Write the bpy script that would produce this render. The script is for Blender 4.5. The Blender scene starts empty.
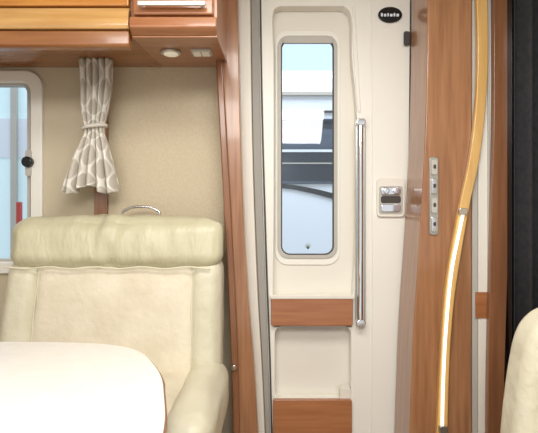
import bpy, bmesh, math, random
from mathutils import Vector, noise
random.seed(3)
sc=bpy.context.scene
sc.view_settings.view_transform='Standard'
# ---------- elevation drawing units: 1 unit = 4 mm on the wall plane (y=0)
D0=1.92; F=480.0; ZC=1.1
def X(u,y): return (u-269)*(y+D0)/F
def Z(v,y): return ZC-(v-216.5)*(y+D0)/F
def srgb(r,g,b):
    def f(c):
        c/=255.0
        return c/12.92 if c<=0.04045 else ((c+0.055)/1.055)**2.4
    return (f(r),f(g),f(b),1)
# ---------- materials
def mat(name,col,rough=0.5,metal=0,col2=None,scale=8,stretch=(1,1,1),bump=0,bscale=40,bstretch=(1,1,1),spec=0.5,emit=0,coat=0,detail=4):
    m=bpy.data.materials.new(name); m.use_nodes=True
    nt=m.node_tree; b=nt.nodes['Principled BSDF']
    b.inputs['Base Color'].default_value=col
    b.inputs['Roughness'].default_value=rough
    b.inputs['Metallic'].default_value=metal
    b.inputs['Specular IOR Level'].default_value=spec
    b.inputs['Coat Weight'].default_value=coat
    b.inputs['Coat Roughness'].default_value=0.08
    tc=nt.nodes.new('ShaderNodeTexCoord')
    if col2:
        mp=nt.nodes.new('ShaderNodeMapping'); mp.inputs['Scale'].default_value=stretch
        n=nt.nodes.new('ShaderNodeTexNoise'); n.inputs['Scale'].default_value=scale; n.inputs['Detail'].default_value=detail
        cr=nt.nodes.new('ShaderNodeValToRGB'); cr.color_ramp.elements[0].position=0.32; cr.color_ramp.elements[1].position=0.68
        cr.color_ramp.elements[0].color=col2; cr.color_ramp.elements[1].color=col
        nt.links.new(tc.outputs['Object'],mp.inputs[0]); nt.links.new(mp.outputs[0],n.inputs['Vector'])
        nt.links.new(n.outputs['Fac'],cr.inputs[0]); nt.links.new(cr.outputs[0],b.inputs['Base Color'])
    if bump:
        mp2=nt.nodes.new('ShaderNodeMapping'); mp2.inputs['Scale'].default_value=bstretch
        n2=nt.nodes.new('ShaderNodeTexNoise'); n2.inputs['Scale'].default_value=bscale; n2.inputs['Detail'].default_value=3
        nt.links.new(tc.outputs['Object'],mp2.inputs[0]); nt.links.new(mp2.outputs[0],n2.inputs['Vector'])
        bp=nt.nodes.new('ShaderNodeBump'); bp.inputs['Strength'].default_value=bump; bp.inputs['Distance'].default_value=0.01
        nt.links.new(n2.outputs['Fac'],bp.inputs['Height']); nt.links.new(bp.outputs[0],b.inputs['Normal'])
    if emit:
        b.inputs['Emission Color'].default_value=col; b.inputs['Emission Strength'].default_value=emit
    return m
M={}
M['cherry']=mat('cherry_wood',srgb(170,122,85),0.28,col2=srgb(146,100,67),scale=5,stretch=(14,14,0.8),coat=0.45)
M['cherryD']=mat('cherry_wood_deep',srgb(146,99,67),0.3,col2=srgb(126,83,55),scale=5,stretch=(14,14,0.8),coat=0.35)
M['cherryH']=mat('cherry_wood_h',srgb(176,117,74),0.28,col2=srgb(156,98,60),scale=5,stretch=(0.8,14,14),coat=0.45)
M['gold']=mat('honey_wood',srgb(222,180,112),0.3,col2=srgb(208,162,94),scale=5,stretch=(10,10,0.8),coat=0.4)
M['goldSheen']=mat('honey_wood_sheen_h',srgb(214,170,108),0.2,col2=srgb(194,146,84),scale=5,stretch=(0.8,10,10),coat=0.6)  # lighter tan with a gold reflection mixed into the wood colour
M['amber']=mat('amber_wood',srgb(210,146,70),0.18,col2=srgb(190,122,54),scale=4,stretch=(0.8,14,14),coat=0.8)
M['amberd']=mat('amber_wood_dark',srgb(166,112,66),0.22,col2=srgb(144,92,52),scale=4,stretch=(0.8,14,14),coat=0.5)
M['cream']=mat('cream_plastic',srgb(239,236,226),0.36,bump=0.05,bscale=300)
M['creamd']=mat('cream_plastic_deep',srgb(231,226,214),0.45)  # slightly darker, rougher cream
M['grey']=mat('grey_seal',srgb(160,156,148),0.6)
M['dark']=mat('dark_rubber',srgb(66,60,55),0.6)
M['frame']=mat('grey_frame',srgb(186,182,173),0.5)
M['beige']=mat('beige_fabric',srgb(212,198,170),0.9,col2=srgb(204,189,161),scale=120,bump=0.2,bscale=250)
M['beiged']=mat('beige_vinyl',srgb(202,189,162),0.8,bump=0.15,bscale=200)
M['chrome']=mat('chrome',srgb(228,228,231),0.1,metal=1)
M['satin']=mat('satin_metal',srgb(190,188,180),0.3,metal=0.9)
M['bright']=mat('bright_brushed_metal',srgb(225,225,222),0.35,metal=0.5)
M['leather']=mat('cream_leather',srgb(216,211,188),0.42,col2=srgb(208,202,177),scale=9,bump=0.5,bscale=22)
M['leathertop']=mat('olive_cream_leather',srgb(203,198,168),0.4,col2=srgb(191,185,154),scale=7,bump=1.0,bscale=9,bstretch=(2.6,1,1.0))
M['suede']=mat('suede',srgb(228,219,198),0.85,col2=srgb(214,203,179),scale=9,bump=0.35,bscale=40,detail=6)
M['tabletop']=mat('table_laminate',srgb(236,232,226),0.35,col2=srgb(231,227,220),scale=30)
M['white']=mat('white_paint',srgb(228,235,244),0.25,coat=0.3)
M['bluewhite']=mat('pale_blue_paint',srgb(186,206,230),0.25,coat=0.3)
M['tint']=mat('tinted_glass',srgb(66,76,92),0.2,col2=srgb(84,96,112),scale=3,stretch=(0.4,1,6),spec=0.25)
M['tintd']=mat('dark_tinted_glass',srgb(40,48,58),0.2,spec=0.25)
M['black']=mat('black_gloss',srgb(18,18,20),0.25)
M['darkfab']=mat('charcoal_fabric',srgb(44,43,46),0.9,col2=srgb(30,30,34),scale=60,bump=0.4,bscale=220)
M['floor']=mat('vinyl_floor',srgb(150,116,84),0.4,col2=srgb(128,96,66),scale=4,stretch=(1,12,1))
M['ceil']=mat('ceiling_vinyl',srgb(232,227,215),0.7)
M['asphalt']=mat('showroom_floor',srgb(170,170,172),0.5,col2=srgb(158,158,160),scale=2)
M['led']=mat('led_diffuser',(1,0.98,0.95,1),0.4,emit=1.3)
M['lens']=mat('lamp_lens',srgb(240,234,216),0.3,emit=0.25)
M['red']=mat('red_paint',srgb(180,40,40),0.4)
M['green']=mat('green_print',srgb(120,140,110),0.6)
M['teal']=mat('aqua_glow_panel',srgb(208,230,234),0.4,emit=0.3)  # emission puts the bright cyan light outside into the panel colour
g=bpy.data.materials.new('clear_glass'); g.use_nodes=True; nt=g.node_tree; nt.nodes.clear()
o=nt.nodes.new('ShaderNodeOutputMaterial'); mx=nt.nodes.new('ShaderNodeMixShader'); t=nt.nodes.new('ShaderNodeBsdfTransparent'); gl=nt.nodes.new('ShaderNodeBsdfGlossy')
t.inputs[0].default_value=(0.92,0.96,1,1); gl.inputs['Roughness'].default_value=0.02; mx.inputs[0].default_value=0.05
nt.links.new(t.outputs[0],mx.inputs[1]); nt.links.new(gl.outputs[0],mx.inputs[2]); nt.links.new(mx.outputs[0],o.inputs[0]); M['glass']=g
# curtain lattice
c=bpy.data.materials.new('lattice_curtain'); c.use_nodes=True; nt=c.node_tree; b=nt.nodes['Principled BSDF']; b.inputs['Roughness'].default_value=0.85
uv=nt.nodes.new('ShaderNodeTexCoord'); sp=nt.nodes.new('ShaderNodeSeparateXYZ'); nt.links.new(uv.outputs['UV'],sp.inputs[0])
def mth(op,a,bv=None):
    n=nt.nodes.new('ShaderNodeMath'); n.operation=op
    if isinstance(a,(int,float)): n.inputs[0].default_value=a
    else: nt.links.new(a,n.inputs[0])
    if bv is not None:
        if isinstance(bv,(int,float)): n.inputs[1].default_value=bv
        else: nt.links.new(bv,n.inputs[1])
    return n.outputs[0]
s1=mth('COSINE',mth('MULTIPLY',sp.outputs[0],2*math.pi*7)); s2=mth('COSINE',mth('MULTIPLY',sp.outputs[1],2*math.pi*6))
ab=mth('ABSOLUTE',mth('ADD',s1,s2)); cr=nt.nodes.new('ShaderNodeValToRGB')
cr.color_ramp.elements[0].position=0.3; cr.color_ramp.elements[0].color=srgb(234,230,221); cr.color_ramp.elements[1].position=0.5; cr.color_ramp.elements[1].color=srgb(200,193,180)
nt.links.new(ab,cr.inputs[0]); nt.links.new(cr.outputs[0],b.inputs['Base Color']); M['curtain']=c

# ---------- geometry helpers
def link(ob,m,parent=None,smooth=False):
    sc.collection.objects.link(ob); ob.data.materials.append(M[m])
    if parent: ob.parent=parent
    if smooth:
        for p in ob.data.polygons: p.use_smooth=True
    return ob
def group(name):
    e=bpy.data.objects.new(name,None); e.empty_display_size=0.05; sc.collection.objects.link(e); return e
def prism(name,loops,fn,a0,a1,m,bevel=0,parent=None,seg=3):
    bm=bmesh.new(); edges=[]
    for lp in loops:
        vs=[bm.verts.new(fn(p[0],p[1],a0)) for p in lp]
        for i in range(len(vs)): edges.append(bm.edges.new((vs[i],vs[(i+1)%len(vs)])))
    if len(loops)==1: faces=[bm.faces.new(list(bm.verts))]
    else:
        r=bmesh.ops.triangle_fill(bm,edges=edges,use_beauty=True); faces=[f for f in r['geom'] if isinstance(f,bmesh.types.BMFace)]
    r=bmesh.ops.extrude_face_region(bm,geom=faces)
    off=Vector(fn(0,0,a1))-Vector(fn(0,0,a0))
    bmesh.ops.translate(bm,verts=[v for v in r['geom'] if isinstance(v,bmesh.types.BMVert)],vec=off)
    bmesh.ops.recalc_face_normals(bm,faces=bm.faces)
    me=bpy.data.meshes.new(name); bm.to_mesh(me); bm.free()
    ob=bpy.data.objects.new(name,me); link(ob,m,parent)
    if bevel:
        for p in me.polygons: p.use_smooth=True
        bv=ob.modifiers.new('b','BEVEL'); bv.width=bevel; bv.segments=seg; bv.limit_method='ANGLE'; bv.angle_limit=math.radians(40); bv.use_clamp_overlap=False
        w=ob.modifiers.new('w','WEIGHTED_NORMAL'); w.keep_sharp=True
    return ob
def shape(name,loops,y0,y1,m,bevel=0,parent=None,seg=3,ref=None):
    r=y0 if ref is None else ref
    L=[[(X(u,r),Z(v,r)) for u,v in lp] for lp in loops]
    return prism(name,L,lambda a,b_,y:(a,y,b_),y0,y1,m,bevel,parent,seg)
def profx(name,pts,x0,x1,m,bevel=0,parent=None,seg=3):
    return prism(name,[pts],lambda a,b_,x:(x,a,b_),x0,x1,m,bevel,parent,seg)
def slab(name,pts,z0,z1,m,bevel=0,parent=None,seg=3):
    return prism(name,[pts],lambda a,b_,z:(a,b_,z),z0,z1,m,bevel,parent,seg)
def box(name,x0,x1,y0,y1,z0,z1,m,bevel=0,parent=None,seg=3):
    return slab(name,[(x0,y0),(x1,y0),(x1,y1),(x0,y1)],z0,z1,m,bevel,parent,seg)
def rr(u0,v0,u1,v1,r,n=6):
    pts=[]
    for cx,cy,a in ((u1-r,v0+r,-90),(u1-r,v1-r,0),(u0+r,v1-r,90),(u0+r,v0+r,180)):
        for i in range(n+1):
            t=math.radians(a+90*i/n); pts.append((cx+r*math.cos(t),cy+r*math.sin(t)))
    return pts
def rect(u0,v0,u1,v1): return [(u0,v0),(u1,v0),(u1,v1),(u0,v1)]
def cr_open(pts,n=6):
    out=[]; P=[pts[0]]+list(pts)+[pts[-1]]
    for i in range(1,len(P)-2):
        for k in range(n):
            t=k/n; q=[]
            for d in range(len(pts[0])):
                a,b_,c_,e=P[i-1][d],P[i][d],P[i+1][d],P[i+2][d]
                q.append(0.5*((2*b_)+(-a+c_)*t+(2*a-5*b_+4*c_-e)*t*t+(-a+3*b_-3*c_+e)*t**3))
            out.append(tuple(q))
    out.append(tuple(pts[-1])); return out
def band(left,right,n=6):
    return cr_open(left,n)+cr_open(right,n)[::-1]
def tube(name,pts,r,m,parent=None,res=8):
    cu=bpy.data.curves.new(name,'CURVE'); cu.dimensions='3D'; cu.bevel_depth=r; cu.bevel_resolution=res; cu.use_fill_caps=True
    s=cu.splines.new('POLY'); s.points.add(len(pts)-1)
    for i,p in enumerate(pts): s.points[i].co=(*p,1)
    tmp=bpy.data.objects.new('t',cu); sc.collection.objects.link(tmp); dg=bpy.context.evaluated_depsgraph_get()
    me=bpy.data.meshes.new_from_object(tmp.evaluated_get(dg)); bpy.data.objects.remove(tmp)
    me.name=name; me.materials.clear(); ob=bpy.data.objects.new(name,me); return link(ob,m,parent,True)
def cushion(name,x0,x1,y0,y1,z0,z1,m,k=0.3,parent=None,fn=None,wr=0.0,cuts=14,wf=(9,9,22)):
    bm=bmesh.new(); bmesh.ops.create_cube(bm,size=2); bmesh.ops.subdivide_edges(bm,edges=bm.edges,cuts=cuts,use_grid_fill=True)
    hx,hy,hz=(x1-x0)/2,(y1-y0)/2,(z1-z0)/2; h=min(hx,hy,hz); R=min(h*k*2,h)
    for v in bm.verts:
        p=v.co
        q=Vector((p.x*hx,p.y*hy,p.z*hz))
        inner=Vector((max(-hx+R,min(hx-R,q.x)),max(-hy+R,min(hy-R,q.y)),max(-hz+R,min(hz-R,q.z))))
        d=q-inner
        if d.length>1e-9: q=inner+d.normalized()*R*min(1,max(abs(d.x),abs(d.y),abs(d.z))/R)
        ax,ay,az=abs(p.x),abs(p.y),abs(p.z)
        q.y+= (-1 if p.y<0 else 1)*0.10*h*( (1-ax**2)*(1-az**2)) if ay>0.99 else 0
        q.z+= (-1 if p.z<0 else 1)*0.15*h*( (1-ax**2)*(1-ay**2)) if az>0.99 else 0
        if wr:
            n=noise.noise(Vector((q.x*wf[0]+x0,q.y*wf[1],q.z*wf[2])))
            q+=q.normalized()*n*wr
        v.co=q+Vector(((x0+x1)/2,(y0+y1)/2,(z0+z1)/2))
        if fn: v.co=Vector(fn(*v.co))
    bmesh.ops.recalc_face_normals(bm,faces=bm.faces)
    me=bpy.data.meshes.new(name); bm.to_mesh(me); bm.free()
    ob=bpy.data.objects.new(name,me); link(ob,m,parent,True)
    s=ob.modifiers.new('s','SUBSURF'); s.levels=1; s.render_levels=1
    return ob
def disc(name,cx,cy,cz,r,h,m,axis='Z',parent=None,sx=1,sy=1,bevel=0.0015):
    pts=[(r*sx*math.cos(2*math.pi*i/32),r*sy*math.sin(2*math.pi*i/32)) for i in range(32)]
    if axis=='Z': f=lambda a,b_,t:(cx+a,cy+b_,cz+t)
    elif axis=='Y': f=lambda a,b_,t:(cx+a,cy+t,cz+b_)
    else: f=lambda a,b_,t:(cx+t,cy+a,cz+b_)
    return prism(name,[pts],f,-h/2,h/2,m,bevel,parent)

# ---------- room shell
DL=[(256,-9),(258,120),(262,260),(266,360),(269,476)]
DR=[(414,-9),(413,120),(412,260),(410,360),(408,476)]
door_out=band(DL,DR)
win_open=rr(-70,76,36,268,14)
wall=shape('wall_back',[[(u,v) for u,v in [(-290,-24),(640,-24),(640,491),(-290,491)]],door_out,win_open],0,0.06,'beiged')
box('floor',-2.24,1.5,-3.0,0.0,-0.04,0.0,'floor')
box('ceiling',-2.24,1.5,-3.0,0.0,2.064,2.1,'ceil')
box('wall_left',-2.28,-2.24,-3.0,0.06,0,2.064,'beiged')
box('wall_right',1.5,1.54,-3.0,0.06,0,2.064,'beiged')
shape('trim_1',[rr(108,40,224,330,3)],-0.010,-0.0005,'beige',0.003)
shape('trim_2',[rect(94,60,107,330)],-0.022,-0.0005,'cherry',0.002)
# outer door stop (closes the joint all round the door leaf)
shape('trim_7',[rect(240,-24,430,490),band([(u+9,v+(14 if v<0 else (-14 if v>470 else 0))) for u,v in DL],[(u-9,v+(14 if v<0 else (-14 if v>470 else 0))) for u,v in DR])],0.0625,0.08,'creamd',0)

# ---------- window_1 (left)
w=group('window_1')
shape('frame',[rr(-76,70,42,274,17),rr(-64,82,30,262,10)],-0.02,0.05,'cream',0.006,w)
shape('inner_seal',[rr(-64,82,30,262,10),rr(-61,85,27,259,8)],0.0,0.04,'frame',0.001,w)
shape('pane',[rr(-64,82,30,262,10)],0.02,0.024,'glass',0,w)
disc('latch_knob',X(28,-.03),-0.033,Z(162,-.03),0.021,0.026,'black','Y',w,bevel=0.006)
shape('latch_arm',[rr(25,150,31,176,2)],-0.026,-0.019,'frame',0.001,w)

# ---------- door_1
d=group('door_1')
panel=band([(u+2,v+(4 if v<0 else (-4 if v>470 else 0))) for u,v in DL],[(u-2,v+(4 if v<0 else (-4 if v>470 else 0))) for u,v in DR])
rec1=cr_open([(281,6),(273,14),(274,60),(274,200),(273,296)],4)+[(353,296)]+cr_open([(356,240),(357,120),(352,60),(351,16),(343,6)],4)
rec2=rr(275,327,351,399,7)
rec3=rr(277,410,350,462,5)
shape('panel',[panel,rec1,rec2,rec3],-0.004,0.05,'cream',0.004,d)
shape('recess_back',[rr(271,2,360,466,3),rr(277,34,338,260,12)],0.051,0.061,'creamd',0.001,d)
shape('window_surround',[rr(275,30,340,265,13),rr(278,36,337,258,11)],0.044,0.052,'cream',0.003,d)
shape('window_seal',[rr(277.5,35.5,337.5,258.5,11),rr(281,39,334,255,9)],0.038,0.058,'frame',0.0015,d)
shape('window_edge',[rr(281,39,334,255,9),rr(282.2,40.2,332.8,253.8,8)],0.040,0.056,'dark',0.0,d)
shape('window_pane',[rr(280,38,335,256,9)],0.05,0.054,'glass',0,d)
shape('blind_cassette',[rr(283,36,333,43,2)],0.030,0.045,'frame',0.002,d)
shape('pocket_front',[rr(271,298,353,326,2)],-0.028,-0.006,'cherryH',0.003,d)
shape('pocket_rim',[rr(270,295.5,354,299,1)],-0.031,-0.003,'creamd',0.002,d)
shape('pocket_front_lower',[rr(273,400,352,462,2)],-0.028,-0.006,'cherryH',0.003,d)
shape('pocket_shelf',[rect(274,322,352,327)],-0.004,0.05,'cream',0.001,d)
shape('compartment_ledge',[rr(340,388,351,402,2)],-0.012,0.02,'creamd',0.002,d)
shape('moulded_ridge',[band([(352,6),(354,60),(358,112)],[(355,6),(358,60),(361,112)])],-0.010,-0.003,'cream',0.003,d)
shape('outer_ridge',[band([(370,4),(371,120),(371,300),(370,460)],[(371.5,4),(372.5,120),(372.5,300),(371.5,460)])],-0.007,-0.003,'cream',0.0015,d)
shape('edge_seal',[band([(410.5,-3),(409.5,120),(408.5,260),(406.5,360),(404.5,470)],[(412.5,-3),(411.5,120),(410.5,260),(408.5,360),(406.5,470)])],-0.012,-0.003,'dark',0.001,d)
shape('edge_seal_left',[band([(259.5,-3),(261.5,120),(265.5,260),(269.2,360),(271.8,470)],[(261.2,-3),(263.2,120),(267.2,260),(270.8,360),(273.3,470)])],-0.010,-0.0045,'dark',0.001,d)
for i,v in enumerate((38,370,)):
    shape('hinge_%d'%i,[rr(404,v-7,410,v+7,2)],-0.020,-0.012,'dark',0.002,d)
for i in range(5):
    a=math.radians(40+25*i)
    cx,cy=308,249
    shape('sticker_leaf_%d'%i,[[(cx-0.6,cy),(cx+3*math.cos(a)-.4,cy-4*math.sin(a)),(cx+5*math.cos(a),cy-7*math.sin(a)),(cx+.6,cy)]],0.048,0.0495,'green',0,d)
# grab rail
gr=group('grab_rail')
tube('tube',[(X(360.5,-.03),-.03,Z(v,-.03)) for v in (121,200,325)],0.0125,'chrome',gr)
shape('back_plate',[rr(355.5,119,365.5,326,4)],-0.02,-0.0115,'satin',0.002,gr,ref=-.02)
shape('end_cap_top',[rr(355.8,119,365.2,126,3)],-0.045,-0.0115,'chrome',0.004,gr,ref=-.03)
shape('end_cap_bottom',[rr(355.8,319,365.2,326,3)],-0.045,-0.0115,'chrome',0.004,gr,ref=-.03)
# lock
lk=group('door_lock')
shape('plate',[rr(377,178,405,217,4)],-0.016,-0.004,'creamd',0.003,lk)
shape('bezel',[rr(379,186,403,214,3)],-0.019,-0.015,'frame',0.002,lk)
shape('rocker_top',[rr(381,187,401,195,3)],-0.027,-0.018,'chrome',0.004,lk)
shape('rocker_bottom',[rr(381,204,401,212,3)],-0.025,-0.018,'chrome',0.003,lk)
disc('knob',X(386,-.03),-0.031,Z(191,-.03),0.012,0.02,'chrome','Y',lk,bevel=0.004)
disc('knob_right',X(396,-.03),-0.031,Z(191,-.03),0.012,0.02,'chrome','Y',lk,bevel=0.004)
shape('bar',[rr(381,196,401,203,2)],-0.0215,-0.018,'dark',0.002,lk)
# badge
bd=group('oval_badge')
disc('disc',X(390,-.008),-0.0085,Z(15,-.008),0.048,0.008,'black','Y',bd,sy=0.66,bevel=0.003)
for i,(a,b_) in enumerate([(381,383),(384,386.4),(387.4,389),(390,392.6),(393.6,395.4),(396.4,399)]):
    shape('letter_%d'%i,[rr(a,13+(i%2)*.7,b_,16.4,0.7)],-0.0145,-0.0125,'white',0,bd)

# ---------- door jambs
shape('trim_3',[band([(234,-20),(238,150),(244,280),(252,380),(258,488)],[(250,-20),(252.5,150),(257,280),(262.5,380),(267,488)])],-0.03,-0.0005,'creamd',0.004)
shape('trim_4',[band([(250.8,-20),(253.3,150),(258,280),(263.3,380),(267.8,488)],[(258.5,-20),(261,150),(265.5,280),(268.8,380),(271.5,488)])],-0.018,-0.0050,'grey',0.003)
shape('trim_5',[band([(413.5,-20),(412.5,120),(411.5,260),(409.5,360),(407.5,488)],[(428,-20),(428,120),(424,260),(418,360),(414,488)])],-0.02,-0.0005,'frame',0.004)

# ---------- wooden partition left of door
pl=group('wooden_partition')
shape('board',[band([(214,-30),(224,150),(231,280),(235,380),(238,540)],[(237,-30),(241,150),(247,280),(255,380),(263,540)])],-0.12,-0.031,'cherry',0.004,pl)
shape('edge_lipping',[band([(211,-30),(221,150),(228,280),(232,380),(235,540)],[(218,-30),(228,150),(235,280),(239,380),(242,540)])],-0.14,-0.118,'cherryD',0.006,pl,ref=-.12)
kb=group('coat_hook')
disc('rose',X(234,-.14),-0.144,Z(367,-.14),0.011,0.008,'satin','Y',kb)
disc('knob',X(234,-.16),-0.157,Z(367,-.16),0.008,0.02,'chrome','Y',kb,bevel=0.003)

# ---------- overhead cabinets
oc=group('overhead_cabinet')
x0,x1=-2.2,-0.425
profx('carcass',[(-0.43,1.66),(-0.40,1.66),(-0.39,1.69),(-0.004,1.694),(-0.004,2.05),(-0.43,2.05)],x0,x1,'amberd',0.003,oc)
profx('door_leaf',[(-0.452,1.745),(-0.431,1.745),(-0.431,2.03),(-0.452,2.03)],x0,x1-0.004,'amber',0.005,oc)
profx('sheen_valance',[(-0.458,1.672),(-0.465,1.685),(-0.462,1.72),(-0.452,1.738),(-0.431,1.738),(-0.431,1.672)],x0,x1-.002,'goldSheen',0.003,oc)  # valance strip, its reflected gold painted as a paler wood
profx('bottom_lip',[(-0.445,1.618),(-0.455,1.625),(-0.458,1.666),(-0.42,1.666),(-0.42,1.618)],x0,x1-.002,'amberd',0.004,oc)
oc2=group('overhead_cabinet')
x0,x1=-0.42,-0.158
profx('carcass',[(-0.45,1.648),(-0.30,1.662),(-0.004,1.694),(-0.004,2.05),(-0.45,2.05)],x0,x1,'cherryH',0.003,oc2)
profx('door_leaf',[(-0.476,1.708),(-0.451,1.708),(-0.451,2.03),(-0.470,2.03)],x0+.01,x1-.01,'cherryH',0.006,oc2)
profx('bottom_rail',[(-0.470,1.662),(-0.481,1.669),(-0.478,1.701),(-0.451,1.701),(-0.451,1.652)],x0,x1,'cherryH',0.004,oc2)
yh=-0.498
box('handle_bar',x0+.03,x1-.03,yh-.006,yh+.004,1.724,1.738,'bright',0.003,oc2)
box('handle_foot_a',x0+.036,x0+.046,yh,-0.472,1.726,1.736,'bright',0.001,oc2)
box('handle_foot_b',x1-.046,x1-.036,yh,-0.472,1.726,1.736,'bright',0.001,oc2)
sp_=group('spot_lamp')
disc('bezel',-.333,-.29,1.657,0.034,0.010,'satin','Z',sp_,bevel=0.003)
disc('lens',-.333,-.29,1.6515,0.024,0.006,'lens','Z',sp_)
sw=group('light_switch')
box('plate',-.262,-.196,-.32,-.26,1.653,1.6605,'frame',0.002,sw)
box('rocker_a',-.256,-.231,-.31,-.27,1.649,1.6535,'cream',0.0015,sw)
box('rocker_b',-.227,-.202,-.31,-.27,1.649,1.6535,'cream',0.0015,sw)

# ---------- curtain
def curtain():
    y=-0.12; rows=[(59,78,113),(80,79,113),(105,80,110),(118,82,107),(126,84,105),(134,84,105),(142,79,108),(160,71,113),(178,65,117),(190,62,119)]
    rows=cr_open(rows,6); n=90
    bm=bmesh.new(); uvl=bm.loops.layers.uv.new('UV'); grid=[]
    for j,(v,a,b_) in enumerate(rows):
        row=[]
        tj=j/(len(rows)-1)
        for i in range(n+1):
            s=i/n
            wdt=(b_-a)
            ph=s*2*math.pi*5.5+0.6*math.sin(tj*4)
            amp=0.014+0.018*max(0,(wdt-30)/30)
            vv=v
            if tj>0.85: vv=v+ (4.5*math.sin(s*2*math.pi*1.5+.3))*(tj-0.85)/0.15
            uu=a+wdt*(s+0.02*math.sin(ph*1.0+1))
            yy=y+amp*math.sin(ph)
            row.append((bm.verts.new((X(uu,y),yy,Z(vv,y))),s,tj))
        grid.append(row)
    for j in range(len(grid)-1):
        for i in range(n):
            q=[grid[j][i],grid[j][i+1],grid[j+1][i+1],grid[j+1][i]]
            f=bm.faces.new([k[0] for k in q]); f.smooth=True
            for l,k in zip(f.loops,q): l[uvl].uv=(k[1],k[2])
    me=bpy.data.meshes.new('cloth'); bm.to_mesh(me); bm.free(); return bpy.data.objects.new('cloth',me)
cu=group('window_curtain')
co=curtain(); link(co,'curtain',cu); s=co.modifiers.new('s','SOLIDIFY'); s.thickness=0.002
pts=[]
for i in range(33):
    a=2*math.pi*i/32; pts.append((X(94.5,-.12)+0.043*math.cos(a),-.12+0.03*math.sin(a),Z(127,-.12)+0.006*math.cos(a)))
tube('tieback',pts,0.007,'curtain',cu)

# ---------- bench seat
bs=group('dinette_bench_seat')
xl,xr=-0.93,-0.168
def lean(x,y,z):
    t=(z-0.58)/0.52
    return (x+0.045*max(0,t)*max(0,(-0.5-x)/0.42), y+0.05*t-0.02, z)
cushion('backrest_core',xl+.01,xr-.01,-0.25,-0.12,0.50,1.06,'leather',0.3,bs,lean)
cushion('bolster_left',xl-.01,xl+.125,-0.295,-0.15,0.52,0.955,'leather',0.38,bs,lean,0.004)
cushion('back_panel',xl+.105,xr-.085,-0.288,-0.15,0.52,0.955,'suede',0.25,bs,lean,0.005,cuts=24,wf=(7,7,12))
cushion('bolster_right',xr-.105,xr+.005,-0.295,-0.15,0.52,0.955,'leather',0.38,bs,lean,0.004)
cushion('headrest_roll',xl-.005,xr+.002,-0.312,-0.14,0.922,1.094,'leathertop',0.30,bs,lean,0.012,cuts=44,wf=(26,8,9))
cushion('seat_core',xl,xr+.01,-0.75,-0.16,0.40,0.545,'leather',0.3,bs)
cushion('seat_panel',xl+.1,xr-.09,-0.74,-0.22,0.44,0.578,'suede',0.35,bs,None,0.003)
cushion('seat_bolster',xr-.11,xr+.03,-0.76,-0.20,0.42,0.602,'leather',0.42,bs,None,0.005)
box('seat_base',xl+.02,xr-.02,-0.70,-0.14,0.0,0.42,'cherry',0.004,bs)
tube('piping',[(x,lean(x,-.308,.926)[1],.926+0.003*math.sin(x*40)) for x in [xl+.03+i*(xr-xl-.06)/40 for i in range(41)]],0.003,'leather',bs)
for nm,xx in (('seam_left',xl+.115),('seam_right',xr-.095)):
    tube(nm,[lean(xx+.002*math.sin(z*30),-0.279,z) for z in [0.6+i*0.32/20 for i in range(21)]],0.0035,'leather',bs)
pts=[(X(122,-.08),-.08,0.98),(X(122,-.08),-.08,Z(216,-.08)),(X(126,-.08),-.08,Z(210,-.08)),(X(134,-.08),-.08,Z(207,-.08)),(X(148,-.08),-.08,Z(207,-.08)),(X(156,-.08),-.08,Z(210,-.08)),(X(160,-.08),-.08,Z(216,-.08)),(X(160,-.08),-.08,0.98)]
tube('rear_handle',cr_open(pts,5),0.005,'chrome',bs)

# ---------- table
tb=group('dinette_table')
out=[(-0.95,-0.575),(-0.76,-0.570),(-0.60,-0.572),(-0.47,-0.590),(-0.385,-0.625),(-0.325,-0.685),(-0.275,-0.775),(-0.235,-0.87),(-0.208,-0.97),(-0.182,-1.08),(-0.172,-1.16),(-0.18,-1.22),(-0.22,-1.26),(-0.95,-1.27)]
sm=cr_open(out[:13],5)+[out[13]]
slab('top',sm,0.735,0.748,'tabletop',0.002,tb)
sm2=[(x+(0.005 if x>-0.93 else 0)*(1 if x>-0.5 else 0),y+(0.005 if y>-0.9 else -0.004)) for x,y in sm]
slab('edge_band',sm2,0.712,0.742,'cherryD',0.004,tb)
tube('pedestal',[(-0.55,-0.95,0.01),(-0.55,-0.95,0.713)],0.035,'satin',tb)
disc('foot',-0.55,-0.95,0.011,0.16,0.02,'satin','Z',tb)

# ---------- right hand wooden column
yc=-0.22
rc=group('wooden_column')
shape('panel',[band([(428,-60),(427,60),(424,160),(418,260),(412,360),(406,560)],[(472,-60),(472,60),(472,160),(472,260),(472,360),(472,560)])],yc,-0.021,'cherry',0.005,rc,ref=yc)
shape('trim_6',[band([(471,-60),(474,0),(475,60),(473,110),(467,160),(457.5,205),(449,250),(442,300),(438,360),(434.5,433),(433,500)],
   [(482,-60),(485,0),(485.5,60),(483,110),(477,160),(467.5,205),(459.5,250),(452,300),(447.5,360),(445.5,433),(444,500)])],yc-0.022,yc-0.0005,'gold',0.004,None,ref=yc)
led=group('led_strip_light')
lp=cr_open([(460,214),(454.5,240),(448,275),(443,330),(440.5,380),(439.5,424)],6)
tube('diffuser',[(X(u,yc),yc-0.027,Z(v,yc)) for u,v in lp],0.0052,'led',led)
shape('end_clip_top',[rr(455.5,208,463.5,215,2)],yc-0.036,yc-0.0225,'chrome',0.002,led,ref=yc)
shape('end_clip_bottom',[rr(436,422,444,429,2)],yc-0.036,yc-0.0225,'satin',0.002,led,ref=yc)
sp2=group('switch_panel')
shape('plate',[rr(429,157,438,235,3)],yc-0.006,yc-0.0005,'satin',0.002,sp2,ref=yc)
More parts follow.
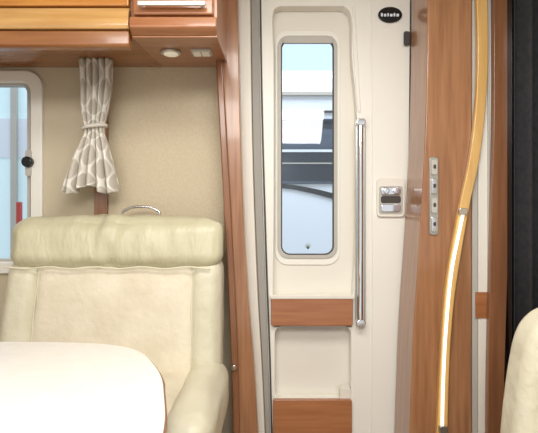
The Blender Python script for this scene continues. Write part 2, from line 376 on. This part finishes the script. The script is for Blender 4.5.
for i,v in enumerate((160,179,198,217)):
    shape('rocker_%d'%i,[rr(430.5,v,436.5,v+15,1.5)],yc-0.012,yc-0.005,'chrome' if i%2 else 'frame',0.002,sp2,ref=yc)
    shape('symbol_%d'%i,[rr(432.3,v+5,434.8,v+9,0.8)],yc-0.0135,yc-0.0115,'dark',0,sp2,ref=yc)
wd=group('wardrobe_side')  # mirror strip: its reflection is built from plain coloured parts
shape('reflected_cream',[rect(478.5,-60,492,560)],yc,-0.02,'creamd',0.002,wd,ref=yc)  # cream door frame as mirrored, painted on a solid panel
shape('reflected_grey_stile',[rect(472.6,-60,478,560)],yc+.002,-0.1,'frame',0.001,wd,ref=yc)  # grey band of the mirror image, modelled as a strip
shape('reflected_grey_bead',[rect(487,-60,489,292)],yc-0.006,yc-0.0005,'frame',0.001,wd,ref=yc)  # thin grey line of the reflection, modelled as a bead
shape('reflected_wood_pocket',[rect(475,292,488,318)],yc-0.004,yc-0.0002,'cherryH',0.001,wd,ref=yc)  # reflection of the door's wood pocket, modelled as a block
shape('wood_stile',[band([(489,-60),(490,100),(487,250),(484,400),(484,560)],[(505,-60),(505,100),(504,250),(500,400),(499,560)])],yc-0.03,yc-0.0065,'cherryD',0.003,wd,ref=yc)
shape('black_edge',[rect(503,-60,509,560)],yc-0.06,yc,'black',0.002,wd,ref=yc)
bm=bmesh.new(); g0=[];n=140
for i in range(n+1):
    s=i/n; x=0.80+s*0.5; y=-0.36+0.022*math.sin(s*2*math.pi*9)
    g0.append((bm.verts.new((x,y,0.03)),bm.verts.new((x,y*1.0,2.04))))
for i in range(n):
    f=bm.faces.new((g0[i][0],g0[i+1][0],g0[i+1][1],g0[i][1])); f.smooth=True
me=bpy.data.meshes.new('cab_curtain'); bm.to_mesh(me); bm.free(); ob=bpy.data.objects.new('blackout_curtain',me); link(ob,'darkfab'); s=ob.modifiers.new('s','SOLIDIFY'); s.thickness=0.003

# ---------- armchair (cab seat) lower right
cs=group('swivel_seat')
yb=-0.80
dx=26
def sh_(L): return [(u+dx,v) for u,v in L]
o_=cr_open(sh_([(487,540),(490,470),(494,420),(500,375),(508,340),(522,320),(545,311),(600,310),(625,325),(637,360),(642,430),(645,540)]),5)
shape('backrest',[o_],yb,yb+0.11,'leather',0.035,cs,seg=6,ref=yb)
o2=cr_open(sh_([(515,530),(517,440),(522,385),(534,350),(560,340),(590,340),(612,352),(620,400),(624,530)]),5)
shape('back_insert',[o2],yb-0.012,yb+0.03,'suede',0.02,cs,seg=5,ref=yb)
xa,xb=X(521,yb),X(668,yb)
cushion('seat',xa,xb,yb-0.42,yb+0.05,0.36,0.50,'leather',0.4,cs)
box('base',xa+.08,xb-.08,yb-.33,yb-.02,0,0.38,'dark',0.01,cs)

# ---------- outside: neighbouring motorhome + showroom floor
sf=box('ground',-7,7,0.3,12,-0.74,-0.7,'asphalt')
mh=group('motorhome')
yv=2.0
def vb(name,u0,v0,u1,v1,a,b_,m,r=2,bev=0.005): return shape(name,[rr(u0,v0,u1,v1,r)],yv+a,yv+b_,m,bev,mh,ref=yv)
vb('body',60,70,520,400,0,2.2,'white',12,0.03)
vb('roof',70,34,500,72,0.15,2.0,'bluewhite',10,0.03)
vb('roof_band',62,72,518,90,-0.015,0.0,'bluewhite',2,0.002)
vb('side_window',200,119,420,184,-0.02,0.0,'tint',8)
vb('window_header',204,121,416,129,-0.024,-0.018,'tintd',2,0)
vb('window_pane_lower',204,153,416,181,-0.024,-0.018,'tintd',3,0)
vb('window_lower_line',204,150,416,152.5,-0.03,-0.02,'white',1,0)
vb('window_lower_line_b',204,163,416,164.2,-0.03,-0.02,'frame',0.5,0)
vb('roof_rail',70,92,520,96,-0.03,0,'frame',1,0.002)
vb('roof_gap',70,111,520,112.5,-0.02,0,'dark',0.7,0)
shape('swoosh',[band([(230,184),(280,184),(310,188),(345,196),(420,212)],[(230,187),(280,188),(310,193),(345,202),(420,219)])],yv-0.015,yv,'black',0,mh,ref=yv)
vb('skirt',60,330,520,345,-0.02,0,'frame',2)
vb('window_far',80,120,150,185,-0.02,0,'tint',8)
for i,uu in enumerate((130,450)):
    disc('wheel_%d'%i,X(uu,yv),yv+0.12,-0.7+0.34,0.34,0.22,'black','Y',mh,bevel=0.04)
    disc('hub_%d'%i,X(uu,yv),yv+0.0,-0.7+0.34,0.2,0.03,'satin','Y',mh,bevel=0.01)
bp=group('showroom_post')
box('post',-1.75,-1.72,1.4,1.43,-0.7,1.2,'red',0.002,bp)
box('post_base',-1.82,-1.65,1.33,1.5,-0.7,-0.68,'satin',0.002,bp)
sh=group('showroom_stand')
box('aqua_glow_board',-4.2,-1.6,3.0,3.1,-0.7,3.2,'teal',0.005,sh)  # no lamp; its painted glow stands for blue-cyan light outside
box('white_band',-4.2,-1.6,2.98,3.0,1.7,2.1,'white',0.002,sh)
box('grey_upright',-2.62,-2.56,2.94,2.98,-0.7,3.2,'frame',0.002,sh)

# ---------- lights
def area(name,loc,rot,sx,sy,p,col):
    l=bpy.data.lights.new(name,'AREA'); l.shape='RECTANGLE'; l.size=sx; l.size_y=sy; l.energy=p; l.color=col
    o=bpy.data.objects.new(name,l); o.location=loc; o.rotation_euler=rot; sc.collection.objects.link(o); return o
area('ceiling_light',(0.1,-1.3,2.03),(0,0,0),0.9,0.5,21,(1,0.975,0.935))
area('ceiling_light',(-0.3,-2.4,2.0),(math.radians(40),0,0),1.6,0.6,39,(1,0.985,0.96))
area('showroom_light',(0.5,0.9,3.6),(math.radians(15),0,0),4,1.0,85,(0.95,0.98,1))
wld=bpy.data.worlds.new('w'); sc.world=wld; wld.use_nodes=True
wld.node_tree.nodes['Background'].inputs[0].default_value=(0.94,0.97,1,1); wld.node_tree.nodes['Background'].inputs[1].default_value=0.95
# ---------- camera
cd=bpy.data.cameras.new('camera'); cam=bpy.data.objects.new('camera',cd); sc.collection.objects.link(cam)
cam.location=(0,-D0,ZC); cam.rotation_euler=(math.radians(90),0,0); cd.sensor_width=36; cd.lens=36*F/538; cd.clip_start=0.02
sc.camera=cam
